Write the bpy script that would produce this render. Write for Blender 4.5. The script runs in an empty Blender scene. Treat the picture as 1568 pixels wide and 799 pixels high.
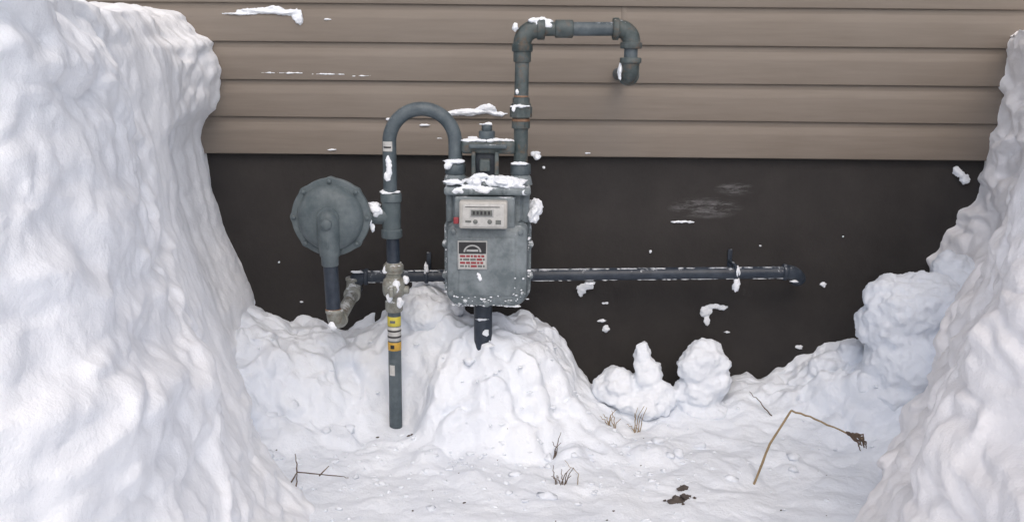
import bpy, bmesh, math, random
from mathutils import Vector, Matrix, noise
R=math.radians
scene=bpy.context.scene
random.seed(7)

# ------------------------------------------------------------------ helpers
def newmat(name):
    m=bpy.data.materials.new(name); m.use_nodes=True
    nt=m.node_tree; b=nt.nodes["Principled BSDF"]
    return m,nt,b
def N(nt,t,**k):
    n=nt.nodes.new(t)
    for a,v in k.items(): setattr(n,a,v)
    return n
def ramp(nt,src,stops):
    r=N(nt,"ShaderNodeValToRGB"); e=r.color_ramp.elements
    while len(e)<len(stops): e.new(0.5)
    for i,(p,c) in enumerate(stops):
        e[i].position=p; e[i].color=(c[0],c[1],c[2],1) if not isinstance(c,(int,float)) else (c,c,c,1)
    nt.links.new(src,r.inputs[0]); return r.outputs[0]
def noise_tex(nt,scale,detail=4,rough=0.55,vec=None,sc=None,dist=0):
    g=N(nt,"ShaderNodeNewGeometry")
    src=g.outputs["Position"] if vec is None else vec
    if sc:
        mp=N(nt,"ShaderNodeMapping"); mp.inputs["Scale"].default_value=sc
        nt.links.new(src,mp.inputs[0]); src=mp.outputs[0]
    n=N(nt,"ShaderNodeTexNoise"); n.inputs["Scale"].default_value=scale
    n.inputs["Detail"].default_value=detail; n.inputs["Roughness"].default_value=rough
    n.inputs["Distortion"].default_value=dist
    nt.links.new(src,n.inputs["Vector"]); return n.outputs["Fac"]
def mixc(nt,f,a,b):
    m=N(nt,"ShaderNodeMix",data_type='RGBA')
    if isinstance(f,(int,float)): m.inputs[0].default_value=f
    else: nt.links.new(f,m.inputs[0])
    for s,v in ((6,a),(7,b)):
        if isinstance(v,tuple): m.inputs[s].default_value=(v[0],v[1],v[2],1)
        else: nt.links.new(v,m.inputs[s])
    return m.outputs[2]
def math_(nt,op,a,b=None,clamp=False):
    m=N(nt,"ShaderNodeMath",operation=op); m.use_clamp=clamp
    for i,v in enumerate((a,b)):
        if v is None: continue
        if isinstance(v,(int,float)): m.inputs[i].default_value=v
        else: nt.links.new(v,m.inputs[i])
    return m.outputs[0]
def bump(nt,b,h,strength,dist=0.01,prev=None):
    n=N(nt,"ShaderNodeBump"); n.inputs["Strength"].default_value=strength; n.inputs["Distance"].default_value=dist
    nt.links.new(h,n.inputs["Height"])
    if prev is not None: nt.links.new(prev,n.inputs["Normal"])
    nt.links.new(n.outputs[0],b.inputs["Normal"]); return n.outputs[0]

# ------------------------------------------------------------------ materials
def snow_mat(name,c1,c2,bs=0.6):
    m,nt,b=newmat(name)
    n=noise_tex(nt,4,4,0.6)
    c=ramp(nt,n,[(0.35,c2),(0.62,c1)])
    nt.links.new(c,b.inputs["Base Color"])
    b.inputs["Roughness"].default_value=0.85
    b.inputs["Specular IOR Level"].default_value=0.1
    bump(nt,b,noise_tex(nt,34,5,0.72),bs,0.016)
    return m
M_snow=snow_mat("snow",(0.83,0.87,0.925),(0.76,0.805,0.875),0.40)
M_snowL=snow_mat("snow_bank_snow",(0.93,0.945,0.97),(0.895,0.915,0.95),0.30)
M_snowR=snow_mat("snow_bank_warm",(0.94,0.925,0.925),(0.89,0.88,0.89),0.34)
M_frost=snow_mat("frost_snow",(0.88,0.91,0.95),(0.81,0.85,0.90),0.25)

def paint(name,c1,c2,frost=0.5,rough=0.45,rust=0.0,edge=False,haze=0.16):
    m,nt,b=newmat(name)
    base=ramp(nt,noise_tex(nt,22,4,0.7),[(0.35,c1),(0.65,c2)])
    if rust>0:
        rf=ramp(nt,noise_tex(nt,45,5,0.7,dist=0.4),[(0.62-rust*0.15,0.0),(0.70,0.8)])
        base=mixc(nt,rf,base,(0.12,0.07,0.035))
    g=N(nt,"ShaderNodeNewGeometry"); sx=N(nt,"ShaderNodeSeparateXYZ"); nt.links.new(g.outputs["Normal"],sx.inputs[0])
    up=math_(nt,'MULTIPLY',sx.outputs[2],0.14)
    f=math_(nt,'ADD',noise_tex(nt,42,8,0.78),up)
    if edge:
        sp=N(nt,"ShaderNodeSeparateXYZ"); nt.links.new(g.outputs["Position"],sp.inputs[0])
        lo=math_(nt,'MULTIPLY',math_(nt,'SUBTRACT',0.398,sp.outputs[2]),3.8,True)
        lo=math_(nt,'MINIMUM',lo,0.17)
        sd=math_(nt,'MULTIPLY',math_(nt,'SUBTRACT',math_(nt,'ABSOLUTE',math_(nt,'ADD',sp.outputs[0],0.061)),0.090),7.0,True)
        sd=math_(nt,'MINIMUM',sd,0.13)
        f=math_(nt,'ADD',f,math_(nt,'MAXIMUM',lo,sd))
    t=0.76-frost*0.2
    ff=ramp(nt,f,[(t,0.0),(t+0.06,0.8)])
    col=mixc(nt,ff,base,(0.72,0.76,0.80))
    f2=ramp(nt,noise_tex(nt,11,6,0.75),[(0.4,0.0),(0.72,haze)])
    col=mixc(nt,f2,col,(0.45,0.50,0.53))
    nt.links.new(col,b.inputs["Base Color"])
    rr=ramp(nt,ff,[(0.0,rough),(1.0,0.85)]); nt.links.new(rr,b.inputs["Roughness"])
    bump(nt,b,noise_tex(nt,120,3,0.65),0.2,0.003)
    return m
M_pipe=paint("grey_pipe_paint",(0.054,0.074,0.087),(0.078,0.102,0.116),0.30,0.5,haze=.12)
M_pipe_dk=paint("dark_pipe_paint",(0.011,0.019,0.034),(0.021,0.032,0.050),0.45,0.45,haze=.06)
M_pipe_old=paint("weathered_fitting_paint",(0.036,0.054,0.056),(0.066,0.084,0.082),0.28,0.55,0.7,haze=.12)
M_meter=paint("meter_paint",(0.104,0.130,0.142),(0.140,0.168,0.180),0.42,0.5,edge=True,haze=.34)
M_reg=paint("regulator_paint",(0.070,0.094,0.104),(0.096,0.122,0.132),0.15,0.55,haze=.14)
M_valve=paint("frosted_valve_metal",(0.16,0.16,0.13),(0.30,0.31,0.28),0.75,0.5,0.6)
M_rust=paint("rusty_union",(0.16,0.075,0.035),(0.30,0.16,0.08),0.4,0.7,0.5)
def plain(name,c,rough=0.5,var=0.25,frost=False):
    m,nt,b=newmat(name)
    col=ramp(nt,noise_tex(nt,70,5,0.7),[(0.3,tuple(x*(1-var) for x in c)),(0.7,c)])
    nt.links.new(col,b.inputs["Base Color"]); b.inputs["Roughness"].default_value=rough
    bump(nt,b,noise_tex(nt,200,2),0.1,0.002)
    return m
M_white=plain("index_box_plastic",(0.50,0.49,0.46),0.45,0.25)
M_whitel=plain("white_label",(0.58,0.58,0.56),0.5,0.3)
M_lcd=plain("index_window",(0.16,0.17,0.16),0.25)
M_black=plain("black_print",(0.02,0.02,0.022),0.45)
M_silver=plain("badge_metal",(0.42,0.43,0.43),0.35)
M_red=plain("red_print",(0.30,0.04,0.05),0.5)
M_yellow=plain("yellow_tape",(0.66,0.57,0.08),0.5)
M_orange=plain("orange_tape",(0.60,0.36,0.05),0.5)
M_straw=plain("dry_straw",(0.38,0.28,0.16),0.8,0.4)
M_twig=plain("twig_bark",(0.15,0.105,0.075),0.85,0.5)
M_dirt=plain("frozen_dirt",(0.12,0.10,0.09),0.95,0.5)

# siding
M_sid,nt,b=newmat("vinyl_siding_taupe")
st=noise_tex(nt,8,6,0.65,sc=(0.6,1,9))
col=ramp(nt,st,[(0.3,(0.166,0.137,0.110)),(0.7,(0.200,0.168,0.138))])
blot=ramp(nt,noise_tex(nt,2.2,4,0.6),[(0.35,0.0),(0.7,0.25)])
col=mixc(nt,blot,col,(0.25,0.225,0.20))
fz=ramp(nt,noise_tex(nt,70,7,0.8),[(0.70,0.0),(0.76,0.5)])
col=mixc(nt,fz,col,(0.5,0.5,0.5))
nt.links.new(col,b.inputs["Base Color"]); b.inputs["Roughness"].default_value=0.6
bump(nt,b,noise_tex(nt,30,4,0.6,sc=(0.25,1,5)),0.10,0.003)
# foundation
M_fnd,nt,b=newmat("dark_foundation_coating")
col=ramp(nt,noise_tex(nt,5,7,0.7),[(0.3,(0.019,0.017,0.0165)),(0.7,(0.034,0.0305,0.029))])
sp=ramp(nt,noise_tex(nt,60,8,0.82),[(0.70,0.0),(0.78,0.4)])
col=mixc(nt,sp,col,(0.30,0.30,0.31))
g=N(nt,"ShaderNodeNewGeometry"); sx=N(nt,"ShaderNodeSeparateXYZ"); nt.links.new(g.outputs["Position"],sx.inputs[0])
def scuff(col,x0,z0,kx,kz,amt):
    dx=math_(nt,'MULTIPLY',math_(nt,'SUBTRACT',sx.outputs[0],x0),kx); dz=math_(nt,'MULTIPLY',math_(nt,'SUBTRACT',sx.outputs[2],z0),kz)
    r2=math_(nt,'ADD',math_(nt,'MULTIPLY',dx,dx),math_(nt,'MULTIPLY',dz,dz))
    e=math_(nt,'SUBTRACT',1.0,r2,True)
    e=math_(nt,'MULTIPLY',e,ramp(nt,noise_tex(nt,11,9,0.8,sc=(1.2,1,6),dist=.3),[(0.46,0.0),(0.66,1.0)]))
    return mixc(nt,math_(nt,'MULTIPLY',e,amt,True),col,(0.34,0.34,0.35))
col=scuff(col,.54,.552,9,30,.6)
col=scuff(col,.62,.605,16,50,.45)
nt.links.new(col,b.inputs["Base Color"]); b.inputs["Roughness"].default_value=0.85
bump(nt,b,noise_tex(nt,80,5,0.7),0.35,0.003)

# ------------------------------------------------------------------ mesh utils
def mkobj(name,verts,faces,mat,parent=None,smooth=True):
    me=bpy.data.meshes.new(name); me.from_pydata(verts,[],faces); me.update()
    if smooth: me.polygons.foreach_set("use_smooth",[True]*len(me.polygons))
    ob=bpy.data.objects.new(name,me); scene.collection.objects.link(ob)
    if mat: me.materials.append(mat)
    if parent: ob.parent=parent
    return ob
def empty(name):
    e=bpy.data.objects.new(name,None); e.empty_display_size=0.05; scene.collection.objects.link(e); return e
def sharpen(ob,ang=35):
    me=ob.data
    bm=bmesh.new(); bm.from_mesh(me)
    for e in bm.edges:
        if len(e.link_faces)==2 and e.calc_face_angle(0)>R(ang): e.smooth=False
    bm.to_mesh(me); bm.free()
def sweep(name,pts,rad,mat,parent=None,seg=28,ang=35,rot=0):
    pts=[Vector(p) for p in pts]; n=len(pts)
    if isinstance(rad,(int,float)): rad=[rad]*n
    tang=[]
    for i in range(n):
        a=pts[max(i-1,0)]; c=pts[min(i+1,n-1)]
        if i>0 and (pts[i]-pts[i-1]).length<1e-6: a=pts[max(i-2,0)]
        if i<n-1 and (pts[i+1]-pts[i]).length<1e-6: c=pts[min(i+2,n-1)]
        tang.append((c-a).normalized())
    up=Vector((0,0,1)) if abs(tang[0].z)<0.9 else Vector((0,1,0))
    u=tang[0].cross(up).normalized()
    V=[];F=[]
    for i in range(n):
        t=tang[i]; u=(u-t*u.dot(t)).normalized(); w=t.cross(u)
        for k in range(seg):
            a=2*math.pi*k/seg+rot
            V.append(pts[i]+(u*math.cos(a)+w*math.sin(a))*rad[i])
    for i in range(n-1):
        for k in range(seg):
            k2=(k+1)%seg
            F.append((i*seg+k,i*seg+k2,(i+1)*seg+k2,(i+1)*seg+k))
    F.append(tuple(reversed(range(seg)))); F.append(tuple((n-1)*seg+k for k in range(seg)))
    ob=mkobj(name,V,F,mat,parent)
    bm=bmesh.new(); bm.from_mesh(ob.data); bmesh.ops.recalc_face_normals(bm,faces=bm.faces); bm.to_mesh(ob.data); bm.free()
    sharpen(ob,ang); return ob
def collar(name,p0,p1,r,mat,parent,seg=28,bev=0.0025):
    p0=Vector(p0);p1=Vector(p1);d=(p1-p0).normalized()*bev
    return sweep(name,[p0,p0+d,p1-d,p1],[r-bev,r,r,r-bev],mat,parent,seg,50)
def elbow(name,c,da,db,L,r,mat,parent,cr=1.17,cl=0.014):
    c=Vector(c);da=Vector(da).normalized();db=Vector(db).normalized()
    Ra=L-cl
    P=[];Q=[]
    A=c+da*L;B=c+db*L
    P+= [A,A-da*0.002,A-da*(cl-0.002),A-da*cl]; Q+=[r*cr-0.002,r*cr,r*cr,r]
    ce=c+da*Ra+db*Ra
    for i in range(1,12):
        a=math.pi/2*i/12
        P.append(ce-db*Ra*math.cos(a)-da*Ra*math.sin(a)); Q.append(r)
    P+= [B-db*cl,B-db*(cl-0.002),B-db*0.002,B]; Q+=[r,r*cr,r*cr,r*cr-0.002]
    return sweep(name,P,Q,mat,parent,28,50)
def rbox(name,x0,x1,y0,y1,z0,z1,mat,parent,bev=0.004,seg=3):
    V=[(x,y,z) for x in(x0,x1) for y in(y0,y1) for z in(z0,z1)]
    bm=bmesh.new(); vs=[bm.verts.new(v) for v in V]; bmesh.ops.convex_hull(bm,input=vs)
    bmesh.ops.dissolve_limit(bm,angle_limit=0.01,verts=bm.verts,edges=bm.edges)
    if bev>0: bmesh.ops.bevel(bm,geom=list(bm.edges),offset=bev,segments=seg,profile=0.5,affect='EDGES')
    bmesh.ops.recalc_face_normals(bm,faces=bm.faces)
    me=bpy.data.meshes.new(name); bm.to_mesh(me); bm.free()
    me.polygons.foreach_set("use_smooth",[True]*len(me.polygons))
    ob=bpy.data.objects.new(name,me); scene.collection.objects.link(ob); me.materials.append(mat); ob.parent=parent
    sharpen(ob,40)
    return ob
def outline(x0,x1,z0,z1,rb,rt,n=8):
    pts=[]
    for cx,cz,r,a0 in ((x1-rb,z0+rb,rb,-90),(x1-rt,z1-rt,rt,0),(x0+rt,z1-rt,rt,90),(x0+rb,z0+rb,rb,180)):
        for i in range(n+1):
            a=R(a0+90*i/n); pts.append((cx+r*math.cos(a),cz+r*math.sin(a)))
    return pts
def layered(name,layers,mat,parent,ang=30):
    V=[];F=[];n=len(layers[0][1])
    for y,o in layers:
        for x,z in o: V.append((x,y,z))
    for i in range(len(layers)-1):
        for k in range(n):
            k2=(k+1)%n; F.append((i*n+k,i*n+k2,(i+1)*n+k2,(i+1)*n+k))
    F.append(tuple(range(n))); F.append(tuple((len(layers)-1)*n+k for k in reversed(range(n))))
    ob=mkobj(name,V,F,mat,parent)
    bm=bmesh.new(); bm.from_mesh(ob.data); bmesh.ops.recalc_face_normals(bm,faces=bm.faces); bm.to_mesh(ob.data); bm.free()
    sharpen(ob,ang); return ob
def blobs_mesh(name,items,mat,parent=None,sub=4,rough=0.35,fine=0.5,voxel=0,disp=0):
    V=[];F=[]
    for idx,(c,s) in enumerate(items):
        bm=bmesh.new(); bmesh.ops.create_icosphere(bm,subdivisions=sub,radius=1)
        off=len(V); c=Vector(c)
        sd=Vector((idx*3.17,idx*1.7,idx*5.3))
        for v in bm.verts:
            d=v.co.normalized()
            k=1+rough*(noise.noise(d*1.1+sd)*1.0+noise.noise(d*2.3+sd)*0.5)+rough*fine*(noise.noise(d*5+sd)*0.32+noise.noise(d*10+sd)*0.16+noise.noise(d*20+sd)*0.08)
            V.append(c+Vector((d.x*s[0],d.y*s[1],d.z*s[2]))*k)
        bm.verts.ensure_lookup_table()
        for f in bm.faces: F.append(tuple(off+v.index for v in f.verts))
        bm.free()
    ob=mkobj(name,V,F,mat,parent)
    if voxel:   # fuse the lumps into one settled mass, soften, then roughen
        m=ob.modifiers.new("fuse","REMESH"); m.mode='VOXEL'; m.voxel_size=voxel; m.use_smooth_shade=True
        m=ob.modifiers.new("soften","SMOOTH"); m.factor=.5; m.iterations=6
        for i,(k,a) in enumerate(((9,1.0),(3.5,.45))):
            tx=bpy.data.textures.new(name+"_clouds","CLOUDS"); tx.noise_scale=voxel*k; tx.noise_depth=3
            m=ob.modifiers.new("roughen","DISPLACE"); m.texture=tx; m.texture_coords='GLOBAL'; m.strength=disp*a; m.mid_level=.5
    return ob
def lerp_list(L,x):
    if x<=L[0][0]: return L[0][1]
    for i in range(len(L)-1):
        a,b_=L[i],L[i+1]
        if x<=b_[0]:
            t=(x-a[0])/(b_[0]-a[0]); return a[1]+(b_[1]-a[1])*t
    return L[-1][1]
def smooth(t):
    t=max(0,min(1,t)); return t*t*(3-2*t)

# ------------------------------------------------------------------ house
house=empty("house")
prof=[]; z=0.694; pitch=0.1
prof.append((0.03,z-0.004)); 
while z<3.1:
    prof+= [(-0.004,z-0.002),(-0.0085,z),(-0.009,z+0.004),(-0.0085,z+0.060),(-0.0075,z+0.066),(-0.001,z+0.084),(0.0,z+pitch-0.0015)]
    z+=pitch
prof.append((0.03,z))
V=[];F=[]
xs=[-6+12*i/160 for i in range(161)]
for x in xs:
    for (y,zz) in prof:
        w=0.0014*noise.noise(Vector((x*1.7,zz*6,0)))
        V.append((x,y+w,zz+0.0012*noise.noise(Vector((x*1.1,math.floor((zz-.69)*10)*3.3,5)))))
n=len(prof)
for i in range(len(xs)-1):
    for j in range(n-1):
        F.append((i*n+j,(i+1)*n+j,(i+1)*n+j+1,i*n+j+1))
sid=mkobj("vinyl_siding",V,F,M_sid,house); sharpen(sid,14)
V=[];F=[]
zs=0.894+0.1
rows=[(-0.009,zs+0.004),(-0.0085,zs+0.060),(-0.0075,zs+.066),(-0.001,zs+0.084),(0,zs+.098)]
for x,o in ((0.286,0.0020),(0.2868,0.0032),(0.30,0.0020)):
    for y,zz in rows: V.append((x,y-o,zz))
m_=len(rows)
for i in range(2):
    for j in range(m_-1): F.append((i*m_+j,(i+1)*m_+j,(i+1)*m_+j+1,i*m_+j+1))
mkobj("siding_seam",V,F,M_sid,house)
rbox("foundation",-5.98,5.98,0.012,6,-0.6,0.70,M_fnd,house,0)
rbox("house_body",-5.99,5.99,0.032,6.1,0.70,3.1,M_sid,house,0)
rbox("soffit",-6.3,6.3,-0.45,6.4,3.1,3.25,M_white,house,0.01)

# ------------------------------------------------------------------ ground snow
wallprof=[(-1.4,.33),(-.85,.30),(-.763,.285),(-.70,.235),(-.673,.225),(-.60,.215),(-.547,.210),(-.475,.19),(-.41,.20),(-.35,.24),(-.30,.32),(-.27,.340),(-.223,.345),(-.18,.32),(-.14,.275),(-.106,.25),(-.03,.245),(.047,.235),(.11,.210),(.145,.16),(.170,.08),(.209,.035),(.30,.030),(.42,.025),(.596,.015),(.677,.040),(.82,.10),(.90,.135),(1.0,.19),(1.2,.31),(1.6,.4)]
d0L=[(-1.2,.15),(-.6,.12),(-.42,.06),(-.32,.06),(-.22,.11),(-.14,.22),(-.08,.27),(.0,.25),(.06,.20),(.16,.08),(.3,.03),(.8,.05),(1.1,.2)]
d1L=[(-1.2,.8),(-.6,.58),(-.42,.36),(-.33,.27),(-.22,.35),(-.10,.46),(.05,.46),(.18,.38),(.3,.26),(.6,.30),(.9,.5),(1.2,.9)]
def mound(x,y):
    d=-y
    w=lerp_list(wallprof,max(-1.4,min(1.6,x)))
    xx=x+0.07*noise.noise(Vector((x*3,y*3,7)))
    a=lerp_list(d0L,xx); c=lerp_list(d1L,xx)+0.05*noise.noise(Vector((x*4.2,y*2,1)))
    t=1-(d-a)/(c-a); t=max(0,min(1,t)); return w*(t*t*(3-2*t)*.7+t*.3)
def ground_h(x,y,full=False):
    d=-y
    sp_=.010+.035*smooth((d-.12)/.2)
    m=(mound(x-sp_,y)+mound(x+sp_,y)+mound(x,y)+mound(x-sp_*2,y)+mound(x+sp_*2,y))/5
    p=Vector((x,y,0))
    rough=0.36+0.34*smooth((m)/0.08)+0.2*smooth((0.70-d)/0.3)
    hh=m
    hh+=rough*(noise.noise(p*4)*0.020+noise.noise(p*9+Vector((3,1,2)))*0.014+noise.noise(p*20)*0.008+noise.noise(p*43)*0.004+noise.noise(p*90)*0.0015)
    bl=abs(noise.noise(p*7+Vector((2,8,1))))*0.045+abs(noise.noise(p*15+Vector((1,3,5))))*0.020
    hh+=rough*(bl-.01)*smooth((1.0-d)/0.5)
    q=p+Vector((noise.noise(p*6)*0.05,noise.noise(p*6+Vector((9,2,1)))*0.05,0))
    dist,pts=noise.voronoi(q*7)
    ed=smooth((dist[1]-dist[0])/0.35)
    hh+=rough*noise.cell(pts[0]*5.1)*0.018*ed*smooth((0.95-d)/0.5)
    for (cx_,cy_,r_,h_) in CLODS:
        dd=math.hypot(x-cx_,(y-cy_)*1.15)/r_
        if dd<1.2:
            dd+=0.25*noise.noise(p*14+Vector((cx_*9,0,0)))
            hh+=h_*smooth((1-dd)/0.55)
    d2,_=noise.voronoi(p*3.1+Vector((5,2,0)))
    hh-=smooth((0.45-d2[0])/0.45)*0.022*smooth((d-0.40)/0.25)
    hh+= 0.012*smooth((d-0.9)/0.6)
    # melted-out pocket around the riser foot
    rr=math.hypot(x+.302,(y+.30)*.8)
    k=smooth((0.105-rr)/.06)
    tgt=.006+.3*max(0,rr-.05)
    if hh>tgt: hh=hh*(1-k)+tgt*k
    if full: return hh,m,1-k
    return hh
CLODS=[(.05,-.32,.07,.035),(.10,-.24,.06,.03),(-.05,-.38,.065,.030),(-.17,-.28,.065,.030),(.03,-.42,.055,.028),(-.14,-.40,.05,.03),(.19,-.30,.05,.022),(-.07,-.275,.05,.012),
 (-.62,-.28,.08,.03),(-.50,-.25,.075,.03),(-.56,-.40,.07,.025),(-.43,-.36,.06,.02),(-.68,-.20,.07,.03),(.86,-.20,.07,.03),(.95,-.28,.08,.04),(.72,-.12,.05,.02),(-.20,-.46,.05,.018),(.14,-.44,.05,.02),(.26,-.34,.05,.015)]
def axis(lo,hi,step,far):
    a=[]; x=lo
    while x<=hi: a.append(x); x+=step
    s=step; l=a[0]; r=a[-1]; L=[];Rr=[]
    while l>-far: s*=1.28; l-=s; L.append(l)
    s=step
    while r<far: s*=1.28; r+=s; Rr.append(r)
    return list(reversed(L))+a+Rr
gx=axis(-.9,1.2,0.0052,150)
gy=[];y=0.02
while y>-.62: gy.append(y); y-=0.0042
while y>-1.05: gy.append(y); y-=0.0055
s=0.0055
while y>-150: gy.append(y); s*=1.2; y-=s
gy=[150,20,8]+gy
V=[];F=[]
for y in gy:
    for x in gx:
        if y>1: V.append((x,y,-0.05))
        elif abs(x)>3 or y<-4:
            V.append((x,y,0.25*noise.noise(Vector((x*0.1,y*0.1,0)))+0.1))
        else:
            hh,m,k=ground_h(x,y,True)
            p=Vector((x,y,hh))
            # crumbly three-dimensional break-up of the piled snow
            e=(0.12+0.88*smooth(m/.06))*(0.25+.75*k)*smooth((1.6-abs(x))/.4)*smooth((1.5+y)/.4)
            w_=p+noise.noise_vector(p*6)*0.02
            v=noise.noise_vector(p*7)*0.016+noise.noise_vector(p*15)*0.012+noise.noise_vector(p*32)*0.006+noise.noise_vector(p*66)*0.003
            dist,pt=noise.voronoi(w_*13)
            bd=noise.cell(pt[0]*3.7)*0.014*smooth((dist[1]-dist[0])/.25)+(abs(noise.noise(w_*10))-.2)*.030+(abs(noise.noise(w_*22))-.2)*.014
            v=(v+Vector((0,-.75,.6))*bd)*e
            V.append((x+v.x,y+v.y,hh+v.z))
nx=len(gx)
for j in range(len(gy)-1):
    for i in range(nx-1):
        F.append((j*nx+i,(j+1)*nx+i,(j+1)*nx+i+1,j*nx+i+1))
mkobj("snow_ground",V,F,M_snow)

# ------------------------------------------------------------------ snow banks
def bank(name,side,profiles,ztop,mat,seed,ampf,gain=1.0):
    ys=[];y=0.03;st=0.0065
    while y>-1.6: ys.append(y); y-=st
    while y>-5: ys.append(y); st*=1.12; y-=st
    ny=len(ys); nf=190
    outs=[];o=0;st=0.008
    while o<3.5: o+=st; outs.append(o); st*=1.09
    V=[];F=[]
    sd=Vector((seed,seed*0.7,seed*1.3))
    for y in ys:
        zt=lerp_list(ztop,-y)
        ps=profiles; d=-y
        if d<=ps[0][0]: A=B=ps[0][1];t=0
        elif d>=ps[-1][0]: A=B=ps[-1][1];t=0
        else:
            for i in range(len(ps)-1):
                if ps[i][0]<=d<=ps[i+1][0]:
                    A,B=ps[i][1],ps[i+1][1]; t=smooth((d-ps[i][0])/(ps[i+1][0]-ps[i][0]))*0.5+0.5*(d-ps[i][0])/(ps[i+1][0]-ps[i][0]); break
        row=[]
        for i in range(nf+1):
            s=i/nf; z=-0.06+(zt+0.06)*s
            x=lerp_list(A,z)*(1-t)+lerp_list(B,z)*t
            edge=smooth((s-0.96)/0.04)
            row.append((x+side*0.015*edge*edge,z,s))
        xe=row[-1][0]
        for o in outs:
            zz=zt+0.03*math.sin(o*2.2)-(max(0,o-1.6)**2)*0.35
            row.append((xe+side*o,max(zz,-0.1),1+o))
        for (x,z,s) in row:
            p=Vector((x,y*.45,z))+sd
            am,fa=ampf(y,z)
            v=noise.noise_vector(p*2.4)*0.026+noise.noise_vector(p*5.5)*0.020+noise.noise_vector(p*11)*0.012
            pf=Vector((x,y*.7,z))+sd
            v2=noise.noise_vector(pf*20)*0.009+noise.noise_vector(pf*42)*0.0050+noise.noise_vector(pf*85)*0.002
            spk=Vector((x*6,y*12,z*1.8))+sd
            streak=(noise.noise(spk)*0.010+noise.noise(spk*2.3)*.004)*(1-fa)*(1 if s<1 else 0)
            w_=p+noise.noise_vector(p*3)*0.06
            dd=(abs(noise.noise(w_*4.5))-.2)*0.046+(abs(noise.noise(w_*9+Vector((3,1,4))))-.2)*0.032+(abs(noise.noise(w_*19+Vector((7,1,4))))-.2)*0.017
            dist,pt=noise.voronoi(w_*8)
            ed=smooth((dist[1]-dist[0])/0.25)
            dd+=noise.cell(pt[0]*3.3)*0.018*ed
            dd*=gain
            nrm=Vector((-side,-0.5,0.25)) if s<=1 else Vector((0,0,0.8))
            v=v*am+v2*(0.35+0.65*fa)+nrm*(dd*fa+streak)
            V.append((x+v.x,y+v.y,z+v.z*0.8))
    m=nf+1+len(outs)
    for j in range(ny-1):
        for i in range(m-1):
            f=(j*m+i,j*m+i+1,(j+1)*m+i+1,(j+1)*m+i)
            F.append(f if side<0 else tuple(reversed(f)))
    return mkobj(name,V,F,mat)
PL=[(0.0,[(0,-.70),(.08,-.705),(.31,-.745),(.435,-.78),(.605,-.845),(.72,-.855),(.78,-.84),(.81,-.805),(.93,-.80),(.98,-.805),(1.0,-.845),(1.06,-.88)]),
    (0.25,[(0,-.70),(.08,-.705),(.31,-.745),(.435,-.78),(.605,-.835),(.72,-.845),(.78,-.83),(.81,-.795),(.93,-.79),(.97,-.80),(.99,-.84),(1.06,-.87)]),
    (0.8,[(0,-.40),(.05,-.46),(.1,-.50),(.25,-.56),(.5,-.65),(.9,-.70),(1.05,-.73)]),
    (0.98,[(0,-.38),(.1,-.45),(.25,-.51),(.5,-.61),(.9,-.675),(1.05,-.70)]),
    (1.15,[(0,-.38),(.1,-.41),(.25,-.46),(.5,-.53),(.9,-.59),(1.05,-.64)]),
    (1.5,[(0,-.42),(.25,-.46),(.5,-.50),(.9,-.535),(1.15,-.59)]),
    (1.8,[(0,-.5),(.25,-.55),(.9,-.60),(1.15,-.64)]),
    (2.6,[(0,-.7),(1.1,-.8)]),(5,[(0,-.9),(1.1,-1.1)])]
ZL=[(0,1.050),(.3,1.050),(.8,1.03),(1.1,1.025),(1.35,1.07),(1.5,1.12),(2.0,1.1),(5,1.0)]
PR=[(0.0,[(0,1.02),(.2,1.14),(.4,1.20),(.5,1.27),(.7,1.30),(1.0,1.30)]),
    (0.25,[(0,.98),(.2,1.10),(.4,1.17),(.5,1.23),(.7,1.25),(1.0,1.27)]),
    (0.5,[(0,.91),(.25,1.0),(.4,1.03),(.5,1.09),(.7,1.15),(1.0,1.17)]),
    (0.8,[(0,.70),(.12,.80),(.25,.86),(.5,.92),(.7,.99),(1.0,1.01)]),
    (1.2,[(0,.53),(.12,.58),(.25,.64),(.5,.72),(.7,.78),(1.0,.81)]),
    (1.6,[(0,.60),(.5,.72),(1.0,.80)]),
    (2.6,[(0,.8),(1.0,.95)]),(5,[(0,1.0),(1.0,1.2)])]
ZR=[(0,1.03),(.8,1.01),(1.2,1.0),(2.0,1.05),(5,.9)]
def ampL(y,z):
    f=smooth((-y-0.72)/0.25)
    f=max(f,smooth((.35-z)/.25)*.8)
    if -y<0.45: f=max(f,smooth((z-.80)/.05)*0.7)
    return (0.45+0.55*f, 0.12+0.88*f)
def ampR(y,z): return (0.9,1.0)
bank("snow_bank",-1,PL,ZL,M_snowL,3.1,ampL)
bank("snow_bank.001",1,PR,ZR,M_snowR,11.7,ampR,1.15)

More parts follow.
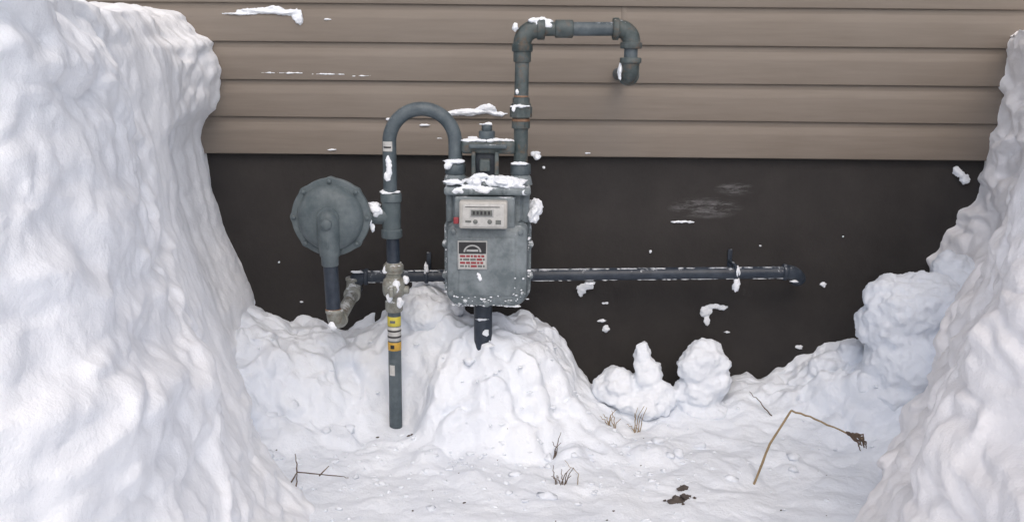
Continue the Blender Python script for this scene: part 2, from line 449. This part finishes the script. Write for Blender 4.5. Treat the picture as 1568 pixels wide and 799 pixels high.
# loose snow blocks
blobs_mesh("snow_clumps",[
 ((.300,-.11,.075),(.052,.05,.045)),((.265,-.10,.055),(.035,.04,.035)),((.32,-.12,.04),(.06,.06,.03)),
 ((.362,-.11,.150),(.024,.028,.052)),((.378,-.12,.105),(.036,.038,.055)),((.41,-.13,.05),(.045,.05,.045)),((.37,-.14,.03),(.08,.06,.04)),
 ((.528,-.12,.140),(.068,.06,.066)),((.540,-.12,.095),(.064,.06,.068)),((.515,-.13,.06),(.060,.055,.055)),((.53,-.13,.01),(.07,.07,.03)),
 ((.87,-.13,.13),(.055,.05,.05)),((.935,-.12,.155),(.045,.05,.055)),((.84,-.12,.08),(.06,.05,.05)),((.96,-.13,.12),(.06,.05,.06)),((.90,-.14,.09),(.08,.06,.05)),
 ((1.03,-.26,.345),(.120,.10,.085)),((1.00,-.25,.29),(.105,.10,.07)),((1.09,-.24,.28),(.10,.11,.10)),((1.05,-.26,.20),(.12,.12,.10)),((1.02,-.25,.13),(.13,.12,.08)),
 ((1.125,-.2,.42),(.030,.035,.055)),((1.17,-.2,.38),(.07,.08,.08)),
 ((-.22,-.13,.28),(.09,.06,.05)),
],M_snow,None,4,0.22,0.9,voxel=.005,disp=.026)
rc=random.Random(21); it=[]
for i in range(520):
    x=rc.uniform(-.72,1.05); d=rc.uniform(.06,1.0)
    if rc.random()<.5:
        x=rc.gauss(.0,.30); d=abs(rc.gauss(.46,.14))
    sz=rc.uniform(.0015,.005) if rc.random()<.9 else rc.uniform(.006,.013)
    it.append(((x,-d,ground_h(x,-d)+sz*.15),(sz*rc.uniform(.8,1.9),sz*rc.uniform(.8,1.5),sz*.8)))
blobs_mesh("snow_crumbs",it,M_snow,None,2,0.7,0.8)

# snow stuck on the house wall
W=[((1.235,0.006,.658),(.016,.008,.012)),((1.252,0.006,.642),(.012,.006,.016)),((1.228,0.006,.668),(.008,.006,.008)),
 ((.475,.010,.512),(.028,.004,.0035)),((.50,.010,.511),(.010,.004,.004)),((.555,.009,.255),(.016,.008,.016)),((.585,.009,.268),(.026,.008,.008)),((.56,.009,.228),(.009,.006,.014)),((.60,.009,.262),(.012,.006,.006)),
 ((.26,.010,.222),(.012,.005,.004)),((.272,.010,.200),(.009,.005,.010)),((.212,.008,.325),(.024,.008,.010)),((.200,.008,.308),(.010,.006,.012)),
 ((.885,.010,.335),(.010,.004,.007)),((.62,.010,.192),(.012,.003,.003)),((.268,.010,.275),(.010,.003,.003)),
 ((.39,.010,.425),(.004,.003,.005)),((.70,.010,.445),(.004,.003,.003)),((-.66,.010,.385),(.004,.003,.003)),
 ((.83,.010,.15),(.010,.004,.006)),((.93,.010,.475),(.003,.003,.003)),((-.60,.010,.27),(.006,.004,.003))]
blobs_mesh("wall_snow_patches",W,M_frost,None,4,0.6,1.4,voxel=.0022,disp=.007)
S=[((-.66,-.006,1.072),(.07,.008,.007)),((-.73,-.006,1.064),(.04,.006,.003)),((-.575,-.008,1.058),(.014,.008,.018)),((-.605,-.008,1.070),(.03,.008,.009)),((-.64,-.006,1.078),(.02,.008,.008)),
 ((-.50,-.008,1.052),(.009,.004,.003)),((-.66,-.009,.911),(.02,.003,.0022)),((-.60,-.009,.911),(.03,.003,.0022)),((-.50,-.009,.909),(.04,.003,.002)),((-.41,-.009,.905),(.02,.003,.002)),
 ((-.11,-.010,.812),(.055,.012,.008)),((-.07,-.010,.822),(.028,.010,.010)),((-.15,-.008,.806),(.04,.008,.004)),((-.04,-.010,.806),(.02,.01,.006)),
 ((-.34,-.007,.79),(.009,.004,.004)),((-.495,-.009,.706),(.013,.005,.003)),((.06,-.012,.70),(.012,.012,.007)),((.085,-.009,.662),(.005,.005,.004)),
 ((-.24,-.007,.775),(.016,.004,.003)),((-.20,-.007,.74),(.009,.004,.003)),((.205,-.010,.703),(.010,.003,.002))]
blobs_mesh("siding_snow_patches",S,M_frost,None,4,0.6,1.4,voxel=.0022,disp=.007)

# ------------------------------------------------------------------ gas pipework
py=-0.26; r=0.0168
pipes=empty("gas_pipe")
sweep("riser_lower",[(-.302,py,-.15),(-.301,py,.34)],r,M_pipe,pipes)
valve=[( .318,.020),(.322,.0225),(.345,.0225),(.348,.019),(.356,.019),(.362,.026),(.372,.029),(.392,.029),(.402,.026),(.408,.020),(.416,.020),(.419,.0235),(.440,.0235),(.446,.020)]
sweep("shutoff_valve_body",[(-.301,py,a) for a,_ in valve],[q for _,q in valve],M_valve,pipes,28,40)
collar("valve_plug",(-.301,py,.382),(-.301,py-.042,.382),.013,M_valve,pipes,8)
rbox("valve_stem",-.306,-.296,py-.056,py-.040,.368,.396,M_valve,pipes,.002)
collar("valve_side_boss",(-.301,py,.375),(-.262,py,.375),.011,M_valve,pipes,16)
collar("valve_union_nut",(-.301,py,.424),(-.301,py,.442),.0262,M_valve,pipes,8)
sweep("riser_mid",[(-.301,py,.44),(-.302,py,.52)],r,M_pipe_dk,pipes)
tee=[(.510,.0245),(.513,.0265),(.530,.0265),(.533,.0235),(.600,.0235),(.603,.0265),(.620,.0265),(.623,.0245)]
sweep("tee_body",[(-.304,py,a) for a,_ in tee],[q for _,q in tee],M_reg,pipes,28,40)
sweep("tee_branch",[(-.304,py,.566),(-.345,py,.566),(-.346,py,.566),(-.362,py,.566),(-.364,py,.566)],[.022,.022,.0265,.0265,.0245],M_reg,pipes)
pts=[(-.306,py,.62),(-.306,py,.75)]
for i in range(1,25):
    a=math.pi-math.pi*i/24; pts.append((-.2245+.0815*math.cos(a),py,.75+.0815*math.sin(a)))
pts+=[(-.143,py,.70)]
sweep("goose_neck",pts,.0172,M_pipe,pipes,28)
collar("inlet_union_nut",(-.143,py,.672),(-.143,py,.700),.0255,M_pipe,pipes,8)
collar("inlet_union_ring",(-.143,py,.698),(-.143,py,.706),.021,M_pipe,pipes)
sweep("inlet_stub",[(-.143,py,.64),(-.143,py,.68)],.019,M_meter,pipes)
collar("outlet_union_nut",(.019,py,.672),(.019,py,.700),.0255,M_pipe,pipes,8)
sweep("outlet_stub",[(.019,py,.64),(.019,py,.68)],.019,M_meter,pipes)
sweep("outlet_lower",[(.019,py,.69),(.019,py,.80)],.0175,M_pipe_old,pipes)
u=[(.785,.0175),(.787,.0225),(.803,.0225),(.805,.020),(.812,.020),(.814,.0275),(.838,.0275),(.841,.024),(.846,.024),(.848,.021),(.860,.021),(.862,.017)]
sweep("outlet_union",[(.0185,py,a) for a,_ in u],[q for _,q in u],M_pipe_old,pipes,10,30)
collar("outlet_union_rust",(.0185,py,.802),(.0185,py,.811),.0222,M_rust,pipes)
collar("outlet_thread_rust",(.0185,py,.860),(.0185,py,.868),.0178,M_rust,pipes)
sweep("outlet_upper",[(.019,py,.855),(.020,py,.97)],.0172,M_pipe_old,pipes)
collar("outlet_coupling",(.020,py,.945),(.020,py,.985),.0215,M_pipe_old,pipes)
elbow("top_elbow",(.020,py,1.024),(0,0,-1),(1,0,0),.054,.0220,M_pipe_old,pipes,1.15,.020)
sweep("top_nipple",[(.070,py,1.024),(.12,py,1.025)],.0165,M_pipe_old,pipes)
collar("top_coupling",(.098,py,1.025),(.142,py,1.025),.0215,M_pipe_old,pipes)
sweep("top_run",[(.135,py,1.025),(.25,py,1.026)],.0165,M_pipe,pipes)
elbow("end_elbow",(.283,py,1.026),(-1,0,0),(0,0,-1),.046,.0220,M_pipe_old,pipes,1.2,.016)
sweep("drop_nipple",[(.283,py,.985),(.283,py,.95)],.0165,M_pipe,pipes)
elbow("wall_elbow",(.283,py,.917),(0,0,1),(0,1,0),.042,.0220,M_pipe_old,pipes,1.2,.014)
sweep("wall_entry",[(.283,py+.03,.917),(.283,.04,.917)],.0168,M_pipe,pipes)
def tape(nm,z0,z1,mat,x=-.3015,rr=.0174): collar(nm,(x,py,z0),(x,py,z1),rr,mat,pipes,32,.0004)
tape("yellow_tape",.281,.306,M_yellow); tape("stripe_label",.242,.279,M_whitel); tape("stripe_print",.250,.255,M_black,rr=.0178); tape("stripe_print",.266,.271,M_black,rr=.0178); tape("orange_tape",.216,.238,M_orange)
def patch(nm,cx,z0,z1,rr,a0,a1,mat):
    V=[];F=[]
    for z_ in (z0,z1):
        for i in range(9):
            a=R(a0+(a1-a0)*i/8); V.append((cx+rr*math.cos(a),py+rr*math.sin(a),z_))
    for i in range(8): F.append((i,i+1,10+i,9+i))
    mkobj(nm,V,F,mat,pipes)
patch("small_sticker",-.3015,.150,.178,.0175,225,275,M_whitel)
patch("pipe_sticker",-.306,.728,.752,.0179,215,300,M_whitel)
patch("pipe_sticker_print",-.306,.736,.740,.0182,225,290,M_black)
patch("orange_print",-.3015,.222,.232,.0178,240,275,M_black)
patch("yellow_print",-.3015,.290,.297,.0178,240,285,M_lcd)
blobs_mesh("pipe_snow",[
 ((-.306,py-.017,.700),(.008,.004,.018)),((-.310,py-.015,.665),(.008,.005,.012)),((-.304,py-.017,.682),(.006,.004,.020)),((-.307,py,.626),(.024,.022,.005)),
 ((-.350,py-.006,.592),(.018,.014,.009)),((-.338,py-.020,.580),(.013,.008,.014)),
 ((.068,py,1.043),(.022,.014,.009)),((.045,py-.008,1.044),(.012,.012,.006)),((.080,py-.014,1.032),(.010,.006,.006)),((.058,py-.016,1.034),(.008,.006,.005)),
 ((.003,py-.014,1.028),(.007,.008,.010)),((.020,py-.008,.841),(.026,.022,.004)),((.002,py-.020,.836),(.006,.005,.008)),
 ((.258,py,.925),(.005,.012,.020)),((.018,py-.014,.701),(.024,.016,.004)),((-.143,py-.010,.705),(.026,.020,.005)),((-.160,py-.022,.694),(.01,.008,.008)),
 ((-.27,py-.0,.40),(.008,.01,.010)),((-.318,py-.012,.43),(.009,.008,.012)),((-.292,py-.024,.392),(.010,.006,.016)),((-.285,py-.018,.345),(.010,.008,.014)),((-.31,py-.022,.36),(.008,.006,.012)),
 ((.008,py-.014,.875),(.004,.004,.006)),((.06,py+.02,.715),(.010,.010,.007)),
],M_frost,pipes,4,0.45,1.2,voxel=.002,disp=.006)

# ------------------------------------------------------------------ regulator
reg=empty("gas_pressure_regulator")
cx,cz=-.447,.568
def lathe_y(nm,prof,mat,parent,cx=cx,cz=cz,seg=96,wob=0):
    V=[];F=[]
    for (rr,y) in prof:
        for k_ in range(seg):
            a=2*math.pi*k_/seg; q=rr
            if wob and rr>0.09: q=rr+wob*max(0,math.cos(a*8))**4
            V.append((cx+q*math.cos(a),y,cz+q*math.sin(a)))
    for i in range(len(prof)-1):
        for k_ in range(seg):
            k2=(k_+1)%seg; F.append((i*seg+k_,i*seg+k2,(i+1)*seg+k2,(i+1)*seg+k_))
    F.append(tuple(range(seg))); F.append(tuple((len(prof)-1)*seg+k_ for k_ in reversed(range(seg))))
    ob=mkobj(nm,V,F,mat,parent)
    bm=bmesh.new(); bm.from_mesh(ob.data); bmesh.ops.recalc_face_normals(bm,faces=bm.faces); bm.to_mesh(ob.data); bm.free()
    sharpen(ob,32); return ob
lathe_y("diaphragm_case",[(.03,-.346),(.045,-.344),(.062,-.338),(.074,-.330),(.080,-.320),(.082,-.3125),(.0945,-.3115),(.0965,-.310),(.0965,-.303),(.0945,-.301),(.0945,-.2995),(.0965,-.298),(.0965,-.291),(.094,-.289),(.082,-.288),(.078,-.275),(.06,-.255),(.035,-.245),(.03,-.225)],M_reg,reg,wob=.004)
for i in range(8):
    a=2*math.pi*i/8
    c=Vector((cx+.0900*math.cos(a),-.311,cz+.0900*math.sin(a)))
    collar("flange_bolt",c,c+Vector((0,-.007,0)),.0058,M_reg,reg,6,.001)
sweep("case_rib",[(cx,-.338,cz+.004),(cx,-.350,cz+.004)],[.032,.026],M_reg,reg)
hz=[(.590,.010),(.586,.020),(.575,.0270),(.560,.0290),(.53,.0280),(.505,.0265),(.485,.0245),(.478,.0245),(.474,.0215),(.455,.021),(.452,.0185)]
sweep("vent_hub",[(cx,-.338 if a>.5 else -.335,a) for a,_ in hz],[q for _,q in hz],M_reg,reg,28,40)
collar("hub_cap",(cx-.001,-.360,.560),(cx-.001,-.372,.560),.014,M_reg,reg,20,.003)
rbox("hub_web",cx-.004,cx+.004,-.366,-.34,.50,.545,M_reg,reg,.003)
sweep("outlet_body",[(cx,-.262,cz),(cx+.03,-.262,cz),(cx+.065,-.262,cz),(cx+.090,-.262,cz)],[.030,.030,.024,.022],M_reg,reg)
collar("outlet_flange",(cx+.080,-.262,cz),(cx+.094,-.262,cz),.030,M_reg,reg,8)
sweep("vent_pipe",[(cx,-.333,.47),(cx+.003,-.326,.335)],.0180,M_pipe_dk,reg)
collar("vent_union",(cx+.003,-.326,.330),(cx+.003,-.326,.342),.0200,M_rust,reg)
elbow("vent_elbow",(cx+.006,-.326,.302),(0,0,1),(0.12,1,.1),.038,.0205,M_valve,reg,1.12,.010)
blobs_mesh("regulator_snow",[((cx+.085,-.300,.563),(.014,.007,.018)),((cx+.105,-.285,.585),(.012,.008,.010)),((cx+.004,-.350,.304),(.010,.004,.010)),((cx+.10,-.29,.54),(.006,.006,.012))],M_frost,reg,4,.5,1,voxel=.002,disp=.006)

# ------------------------------------------------------------------ horizontal vent run along wall
vent=empty("vent_pipe")
vy=-.07
def vz(x): return .364+(x+.43)*.020
sweep("link_back",[(cx+.010,-.295,.306),(cx+.012,-.11,.318)],.017,M_valve,vent)
elbow("link_elbow",(cx+.012,vy,.322),(0,-1,0),(0,0,1),.040,.0205,M_valve,vent,1.12,.010)
elbow("corner_elbow",(cx+.012,vy,vz(-.43)),(0,0,-1),(1,0,0),.040,.0200,M_pipe_dk,vent,1.14,.011)
sweep("run",[(-.41,vy,vz(-.41)),(.76,vy,vz(.76))],.0170,M_pipe_dk,vent)
for x in (-.235,.615): collar("coupling",(x-.006,vy,vz(x)),(x+.006,vy,vz(x)),.0205,M_pipe_dk,vent)
for x in (-.235,.615):
    rbox("strap",x-.005,x+.005,vy-.001,.013,vz(x)+.016,vz(x)+.021,M_pipe_dk,vent,.001)
    rbox("strap_tab",x-.006,x+.006,.006,.012,vz(x)-.02,vz(x)+.05,M_pipe_dk,vent,.001)
elbow("end_elbow",(.782,vy,vz(.78)),(-1,0,0),(0.25,.55,-.55),.038,.0200,M_pipe_dk,vent,1.14,.011)
it=[]
x=-.40
while x<.77:
    x+=random.uniform(.003,.018)
    if -.19<x<.05: continue
    L=random.uniform(.003,.014)
    if random.random()<.6: it.append(((x,vy-.009+random.uniform(-.002,.002),vz(x)-.0145),(L,.002,.0009)))
    else: it.append(((x,vy-.006,vz(x)+.0158),(L,.003,.0010)))
it+=[((.615,vy-.012,vz(.615)-.028),(.009,.007,.016)),((.617,vy-.017,vz(.6)+.008),(.005,.006,.015)),((-.235,vy-.012,vz(-.235)+.025),(.005,.008,.016)),((-.425,vy-.015,vz(-.4)+.016),(.016,.005,.004)),((.215,vy,vz(.2)-.026),(.012,.008,.006)),((.775,vy-.01,vz(.7)-.022),(.010,.006,.003))]
blobs_mesh("vent_pipe_frost",it,M_frost,vent,3,.7,1.4)

# ------------------------------------------------------------------ gas meter
gm=empty("gas_meter")
def O(s,top=.570,x0=-.170,x1=.048,z0=.346): return outline(x0+s,x1-s,z0+s,top-s,max(.045-s,.012),max(.030-s,.008))
yf=-.268
layered("diaphragm_housing",[(-.168,O(.022)),(-.176,O(.010)),(-.24,O(.006)),(yf+.006,O(.005)),(yf+.005,O(0.001)),(yf+.003,O(0)),(yf-.008,O(0)),(yf-.010,O(.001)),(yf-.011,O(.006)),(-.338,O(.010)),(-.348,O(.013)),(-.354,O(.022)),(-.357,O(.034))],M_meter,gm,28)
layered("front_panel",[(-.350,O(.040)),(-.3595,O(.040)),(-.3605,O(.0425))],M_meter,gm,28)
for (x,z_) in [(-.13,.349),(-.062,.347),(.008,.349),(-.167,.42),(-.167,.50),(.045,.42),(.045,.50)]:
    collar("cover_bolt",(x,-.262,z_),(x,-.290,z_),.0085,M_meter,gm,12,.002)
for (x,z_) in [(-.115,.370),(-.062,.366),(-.008,.370),(-.142,.545),(.020,.545),(-.148,.39),(.026,.39)]:
    collar("front_screw",(x,-.352,z_),(x,-.3625,z_),.0065,M_meter,gm,10,.0015)
layered("upper_housing",[(-.190,outline(-.143,.020,.56,.636,.01,.008)),(-.195,outline(-.150,.028,.56,.636,.01,.008)),(-.305,outline(-.150,.028,.56,.636,.01,.008)),(-.318,outline(-.140,.018,.56,.630,.01,.008))],M_meter,gm,28)
for x in (-.152,.030): collar("housing_column",(x,-.30,.56),(x,-.30,.634),.012,M_meter,gm,20)
rbox("top_cover",-.166,.044,-.345,-.185,.630,.650,M_meter,gm,.007)
rbox("top_cover_raised",-.150,.028,-.325,-.20,.648,.660,M_meter,gm,.006)
for x in (-.155,.033,-.10,-.02):
    collar("cover_screw",(x,-.341,.640),(x,-.351,.640),.006,M_meter,gm,8,.001)
for x in (-.143,.019):
    sweep("port_boss",[(x,py,.648),(x,py,.668),(x,py,.672)],[.030,.026,.022],M_meter,gm)
bz=.742
rbox("meter_bar",-.128,.006,-.278,-.240,bz-.018,bz+.014,M_pipe_old,gm,.008)
rbox("bar_rib",-.108,-.015,-.290,-.236,bz-.004,bz+.006,M_pipe,gm,.003)
collar("bar_plug",(-.065,-.26,bz+.010),(-.065,-.26,bz+.038),.020,M_pipe,gm,8)
collar("bar_plug_head",(-.065,-.26,bz+.034),(-.065,-.26,bz+.054),.013,M_pipe,gm,6)
rbox("bracket_left",-.102,-.092,-.285,-.24,.658,.73,M_pipe_old,gm,.002)
rbox("bracket_right",-.045,-.035,-.285,-.24,.658,.73,M_pipe_old,gm,.002)
rbox("bracket_plate",-.095,-.042,-.262,-.254,.66,.727,M_pipe_dk,gm,.002)
rbox("bracket_nut",-.082,-.056,-.292,-.262,.683,.712,M_pipe_old,gm,.004)
rbox("index_backplate",-.140,.006,-.352,-.305,.552,.628,M_meter,gm,.005)
rbox("index_box",-.127,-.012,-.385,-.345,.556,.622,M_white,gm,.005)
rbox("index_face",-.119,-.020,-.3865,-.380,.562,.616,M_whitel,gm,.001)
rbox("index_frame",-.101,-.045,-.3885,-.382,.586,.6045,M_silver,gm,.001)
rbox("index_window",-.098,-.048,-.3895,-.382,.588,.6025,M_lcd,gm,.001)
rbox("index_bar",-.112,-.030,-.3875,-.382,.6085,.6100,M_black,gm,0)
for i in range(2): collar("index_dial",(-.088+i*.034,-.380,.574),(-.088+i*.034,-.3885,.574),.0055,M_lcd,gm,16,.0008)
rbox("index_text",-.112,-.098,-.3875,-.382,.572,.577,M_lcd,gm,0)
rbox("index_text",-.040,-.027,-.3875,-.382,.568,.578,M_lcd,gm,0)
rbox("seal_tag",-.141,-.128,-.376,-.366,.566,.582,M_red,gm,.002)
for i,dx in enumerate((0,.009,.018,.027,.036)):
    rbox("digit_%d"%i,-.094+dx,-.089+dx,-.3902,-.387,.5915,.5995,M_black,gm,0)
rbox("badge_plate",-.132,-.060,-.3635,-.358,.452,.523,M_silver,gm,.0015)
rbox("badge_black",-.129,-.063,-.3645,-.360,.492,.520,M_black,gm,0)
V=[];F=[]
for i in range(13):
    a=math.pi*i/12
    for q in (.018,.0145): V.append((-.096+q*1.2*math.cos(a),-.3652,.496+q*math.sin(a)))
for i in range(12): F.append((2*i,2*i+1,2*i+3,2*i+2))
mkobj("badge_arc",V,F,M_silver,gm,False)
rbox("badge_print",-.110,-.082,-.3652,-.361,.497,.502,M_silver,gm,0)
rbox("badge_white",-.128,-.064,-.3645,-.360,.456,.490,M_whitel,gm,0)
rs=random.Random(9)
for row in range(4):
    zz=.4585+row*.0082; x=-.126
    while x<-.070:
        L=rs.uniform(.004,.016); L=min(L,-.066-x)
        rbox("badge_print",x,x+L,-.3652,-.361,zz,zz+.0052,M_red if row in(1,3) or rs.random()<.3 else M_lcd,gm,0); x+=L+.0022
sweep("support_post",[(-.073,py,.05),(-.073,py,.35)],.0235,M_pipe_dk,gm)
it=[]
rs=random.Random(3)
for i in range(24):
    x=-.148+.18*rs.random(); y_=-.335+.09*rs.random()
    it.append(((x,y_,.659+.003*rs.random()),(.012+.014*rs.random(),.012+.01*rs.random(),.003+.007*rs.random())))
it+=[((-.10,-.338,.650),(.03,.008,.006)),((-.135,-.342,.640),(.018,.005,.008)),((0,-.338,.652),(.03,.008,.004)),((.03,-.342,.640),(.010,.005,.006)),((-.07,-.346,.645),(.02,.004,.009)),
 ((-.06,-.262,bz+.015),(.060,.016,.004)),((-.11,-.265,bz+.014),(.018,.012,.005)),((-.02,-.262,bz+.014),(.025,.012,.004)),((-.065,-.262,bz+.054),(.014,.012,.004)),((-.1,-.25,bz+.016),(.012,.01,.007)),
 ((.058,-.28,.592),(.018,.028,.024)),((.050,-.30,.575),(.012,.02,.018)),((-.085,-.29,.668),(.02,.012,.010)),((-.04,-.29,.665),(.015,.012,.008)),
 ((-.060,-.280,.349),(.02,.01,.004)),((-.073,-.284,.305),(.018,.003,.004)),((-.065,-.283,.270),(.008,.003,.010)),((-.060,-.284,.235),(.016,.01,.006))]
blobs_mesh("meter_snow",it,M_frost,gm,4,.5,1.2,voxel=.002,disp=.007)
it=[((-.078,-.361,.432),(.005,.0015,.009)),((-.082,-.361,.440),(.003,.001,.004))]
for i in range(110):
    t=rs.random()
    if t<.2: p_=(-.163+rs.random()*.010,-.30-.035*rs.random(),.37+rs.random()*.17)
    elif t<.8:
        p_=(-.145+rs.random()*.17,-.352+.012*rs.random(),.356+abs(rs.gauss(0,.005)))
    else: p_=(.033+rs.random()*.008,-.30-.035*rs.random(),.37+rs.random()*.17)
    q=rs.random()**2
    it.append((p_,(.0015+.006*q,.0012,.0008+.0018*q)))
for i in range(50):
    it.append(((rs.uniform(-.15,.03),-.3595,.37+abs(rs.gauss(0,.03))),(.001+.0025*rs.random(),.0008,.0008+.0015*rs.random())))
blobs_mesh("meter_rime",it,M_frost,gm,2,.7,1.2)

# ------------------------------------------------------------------ twigs etc.
def gz(x,y): return ground_h(x,y)
def stick(name,pts,r0,r1,mat,parent=None):
    n=len(pts); P_=[];Q=[]
    for i in range(n-1):
        a=Vector(pts[i]);c=Vector(pts[i+1])
        for k_ in range(5):
            t=k_/5; g=(i+t)/(n-1); w=0.003*(noise.noise(Vector((i*3.1+t*4,g*9,len(name)))))
            P_.append(a.lerp(c,t)+Vector((w,w,w))); Q.append((r0+(r1-r0)*g)*(1+.25*noise.noise(Vector((g*25,0,1)))))
    P_.append(Vector(pts[-1])); Q.append(r1)
    return sweep(name,P_,Q,mat,parent,7,80)
stalk=empty("dry_plant_stalk")
stick("stem",[(.565,-.56,gz(.565,-.56)-.01),(.60,-.555,.09),(.645,-.55,.17)],.0030,.0024,M_straw,stalk)
stick("bent_stem",[(.645,-.55,.17),(.70,-.55,.15),(.775,-.56,.12),(.81,-.565,.108)],.0024,.0018,M_straw,stalk)
for i in range(9):
    a=rs.random(); stick("husk_%d"%i,[(.765+.035*a,-.56,.125-.01*a),(.79+.03*a,-.565,.118-.02*rs.random()),(.80+.02*a,-.57,.100-.02*rs.random())],.003,.001,M_twig,stalk)
def tuft(name,c,n,h,sp,mat,sd):
    q=random.Random(sd); e=empty(name)
    for i in range(n):
        x=c[0]+q.uniform(-sp,sp)*.5; y_=c[1]+q.uniform(-sp,sp)*.3; z0=gz(x,y_)
        x2=x+q.uniform(-sp,sp); h2=h*q.uniform(.3,1)
        stick("blade_%d"%i,[(x,y_,z0-.008),((x+x2)/2,y_,z0+h2*.6),(x2+q.uniform(-.01,.01),y_+q.uniform(-.01,.01),z0+h2)],.0014,.0006,mat,e)
tuft("dry_grass_tuft",(.265,-.27),8,.055,.025,M_straw,1)
tuft("dry_grass_tuft",(.33,-.27),7,.070,.026,M_straw,2)
tuft("dry_grass_tuft",(.115,-.59),8,.045,.026,M_twig,4)
tuft("dry_grass_tuft",(.11,-.45),3,.06,.012,M_twig,5)
def twig(name,segs,mat=M_twig,r0=.0018):
    e=empty(name)
    for i,s_ in enumerate(segs):
        stick("branch_%d"%i,[(x,y_,gz(x,y_)+z_) for x,y_,z_ in s_],r0,r0*.45,mat,e)
twig("twig",[[(-.50,-.60,.0),(-.49,-.58,.016),(-.40,-.575,.018),(-.37,-.59,.020)],[(-.49,-.58,.016),(-.50,-.55,.045)],[(-.485,-.62,.0),(-.49,-.58,.02)],[(-.44,-.577,.018),(-.42,-.56,.035)]])
twig("twig",[[(.70,-.22,.0),(.67,-.20,.03),(.645,-.18,.05)]])
twig("twig",[[(.155,-.60,.002),(.16,-.55,.006),(.13,-.50,.01)]],M_straw,.001)
twig("twig",[[(.085,-.85,.0),(.095,-.82,.03)]])
dc=[(.375,-.665,.012),(.392,-.655,.009),(.36,-.67,.008),(.395,-.61,.008),(.385,-.615,.005),(.225,-.72,.003),(.18,-.29,.004),(-.26,-.33,.004),(-.25,-.35,.003),(-.34,-.33,.003),(-.10,-.68,.003),(.37,-.645,.005),(.345,-.66,.003),(.41,-.66,.003),(.38,-.69,.003)]
for i in range(26): dc.append((rc.uniform(-.6,.8),-rc.uniform(.3,.95),rc.uniform(.0008,.002)))
blobs_mesh("dirt_clods",[((x,y_,gz(x,y_)+s_*.15),(s_*1.2,s_,s_*.7)) for x,y_,s_ in dc],M_dirt,None,3,.6,1.5)

# ------------------------------------------------------------------ world, light, camera
w=bpy.data.worlds.new("World"); scene.world=w; w.use_nodes=True
nt=w.node_tree; bg=nt.nodes["Background"]
sky=nt.nodes.new("ShaderNodeTexSky"); sky.sky_type='NISHITA'; sky.sun_disc=False
el,az=R(50),R(176)   # high veiled sun behind the camera
sky.sun_elevation=el; sky.sun_rotation=az; sky.dust_density=4; sky.air_density=1
nt.links.new(sky.outputs[0],bg.inputs[0]); bg.inputs[1].default_value=0.15
sl=bpy.data.lights.new("sun","SUN"); sl.energy=1.05; sl.angle=R(100); sl.color=(1,.95,.89)
so=bpy.data.objects.new("sun",sl); scene.collection.objects.link(so)
d=Vector((math.sin(az)*math.cos(el),math.cos(az)*math.cos(el),math.sin(el)))
so.rotation_euler=d.to_track_quat('Z','Y').to_euler(); so.location=d*10
cam=bpy.data.cameras.new("camera"); cam.lens=33.15; cam.sensor_width=36; cam.clip_end=500; cam.clip_start=.02
co=bpy.data.objects.new("camera",cam); scene.collection.objects.link(co)
co.matrix_world=Matrix.Translation((0,-2.6,.95))@Matrix.Rotation(R(78),4,'X')@Matrix.Rotation(R(.55),4,'Z')
scene.camera=co
scene.view_settings.view_transform='Standard'; scene.view_settings.look='None'; scene.view_settings.exposure=0
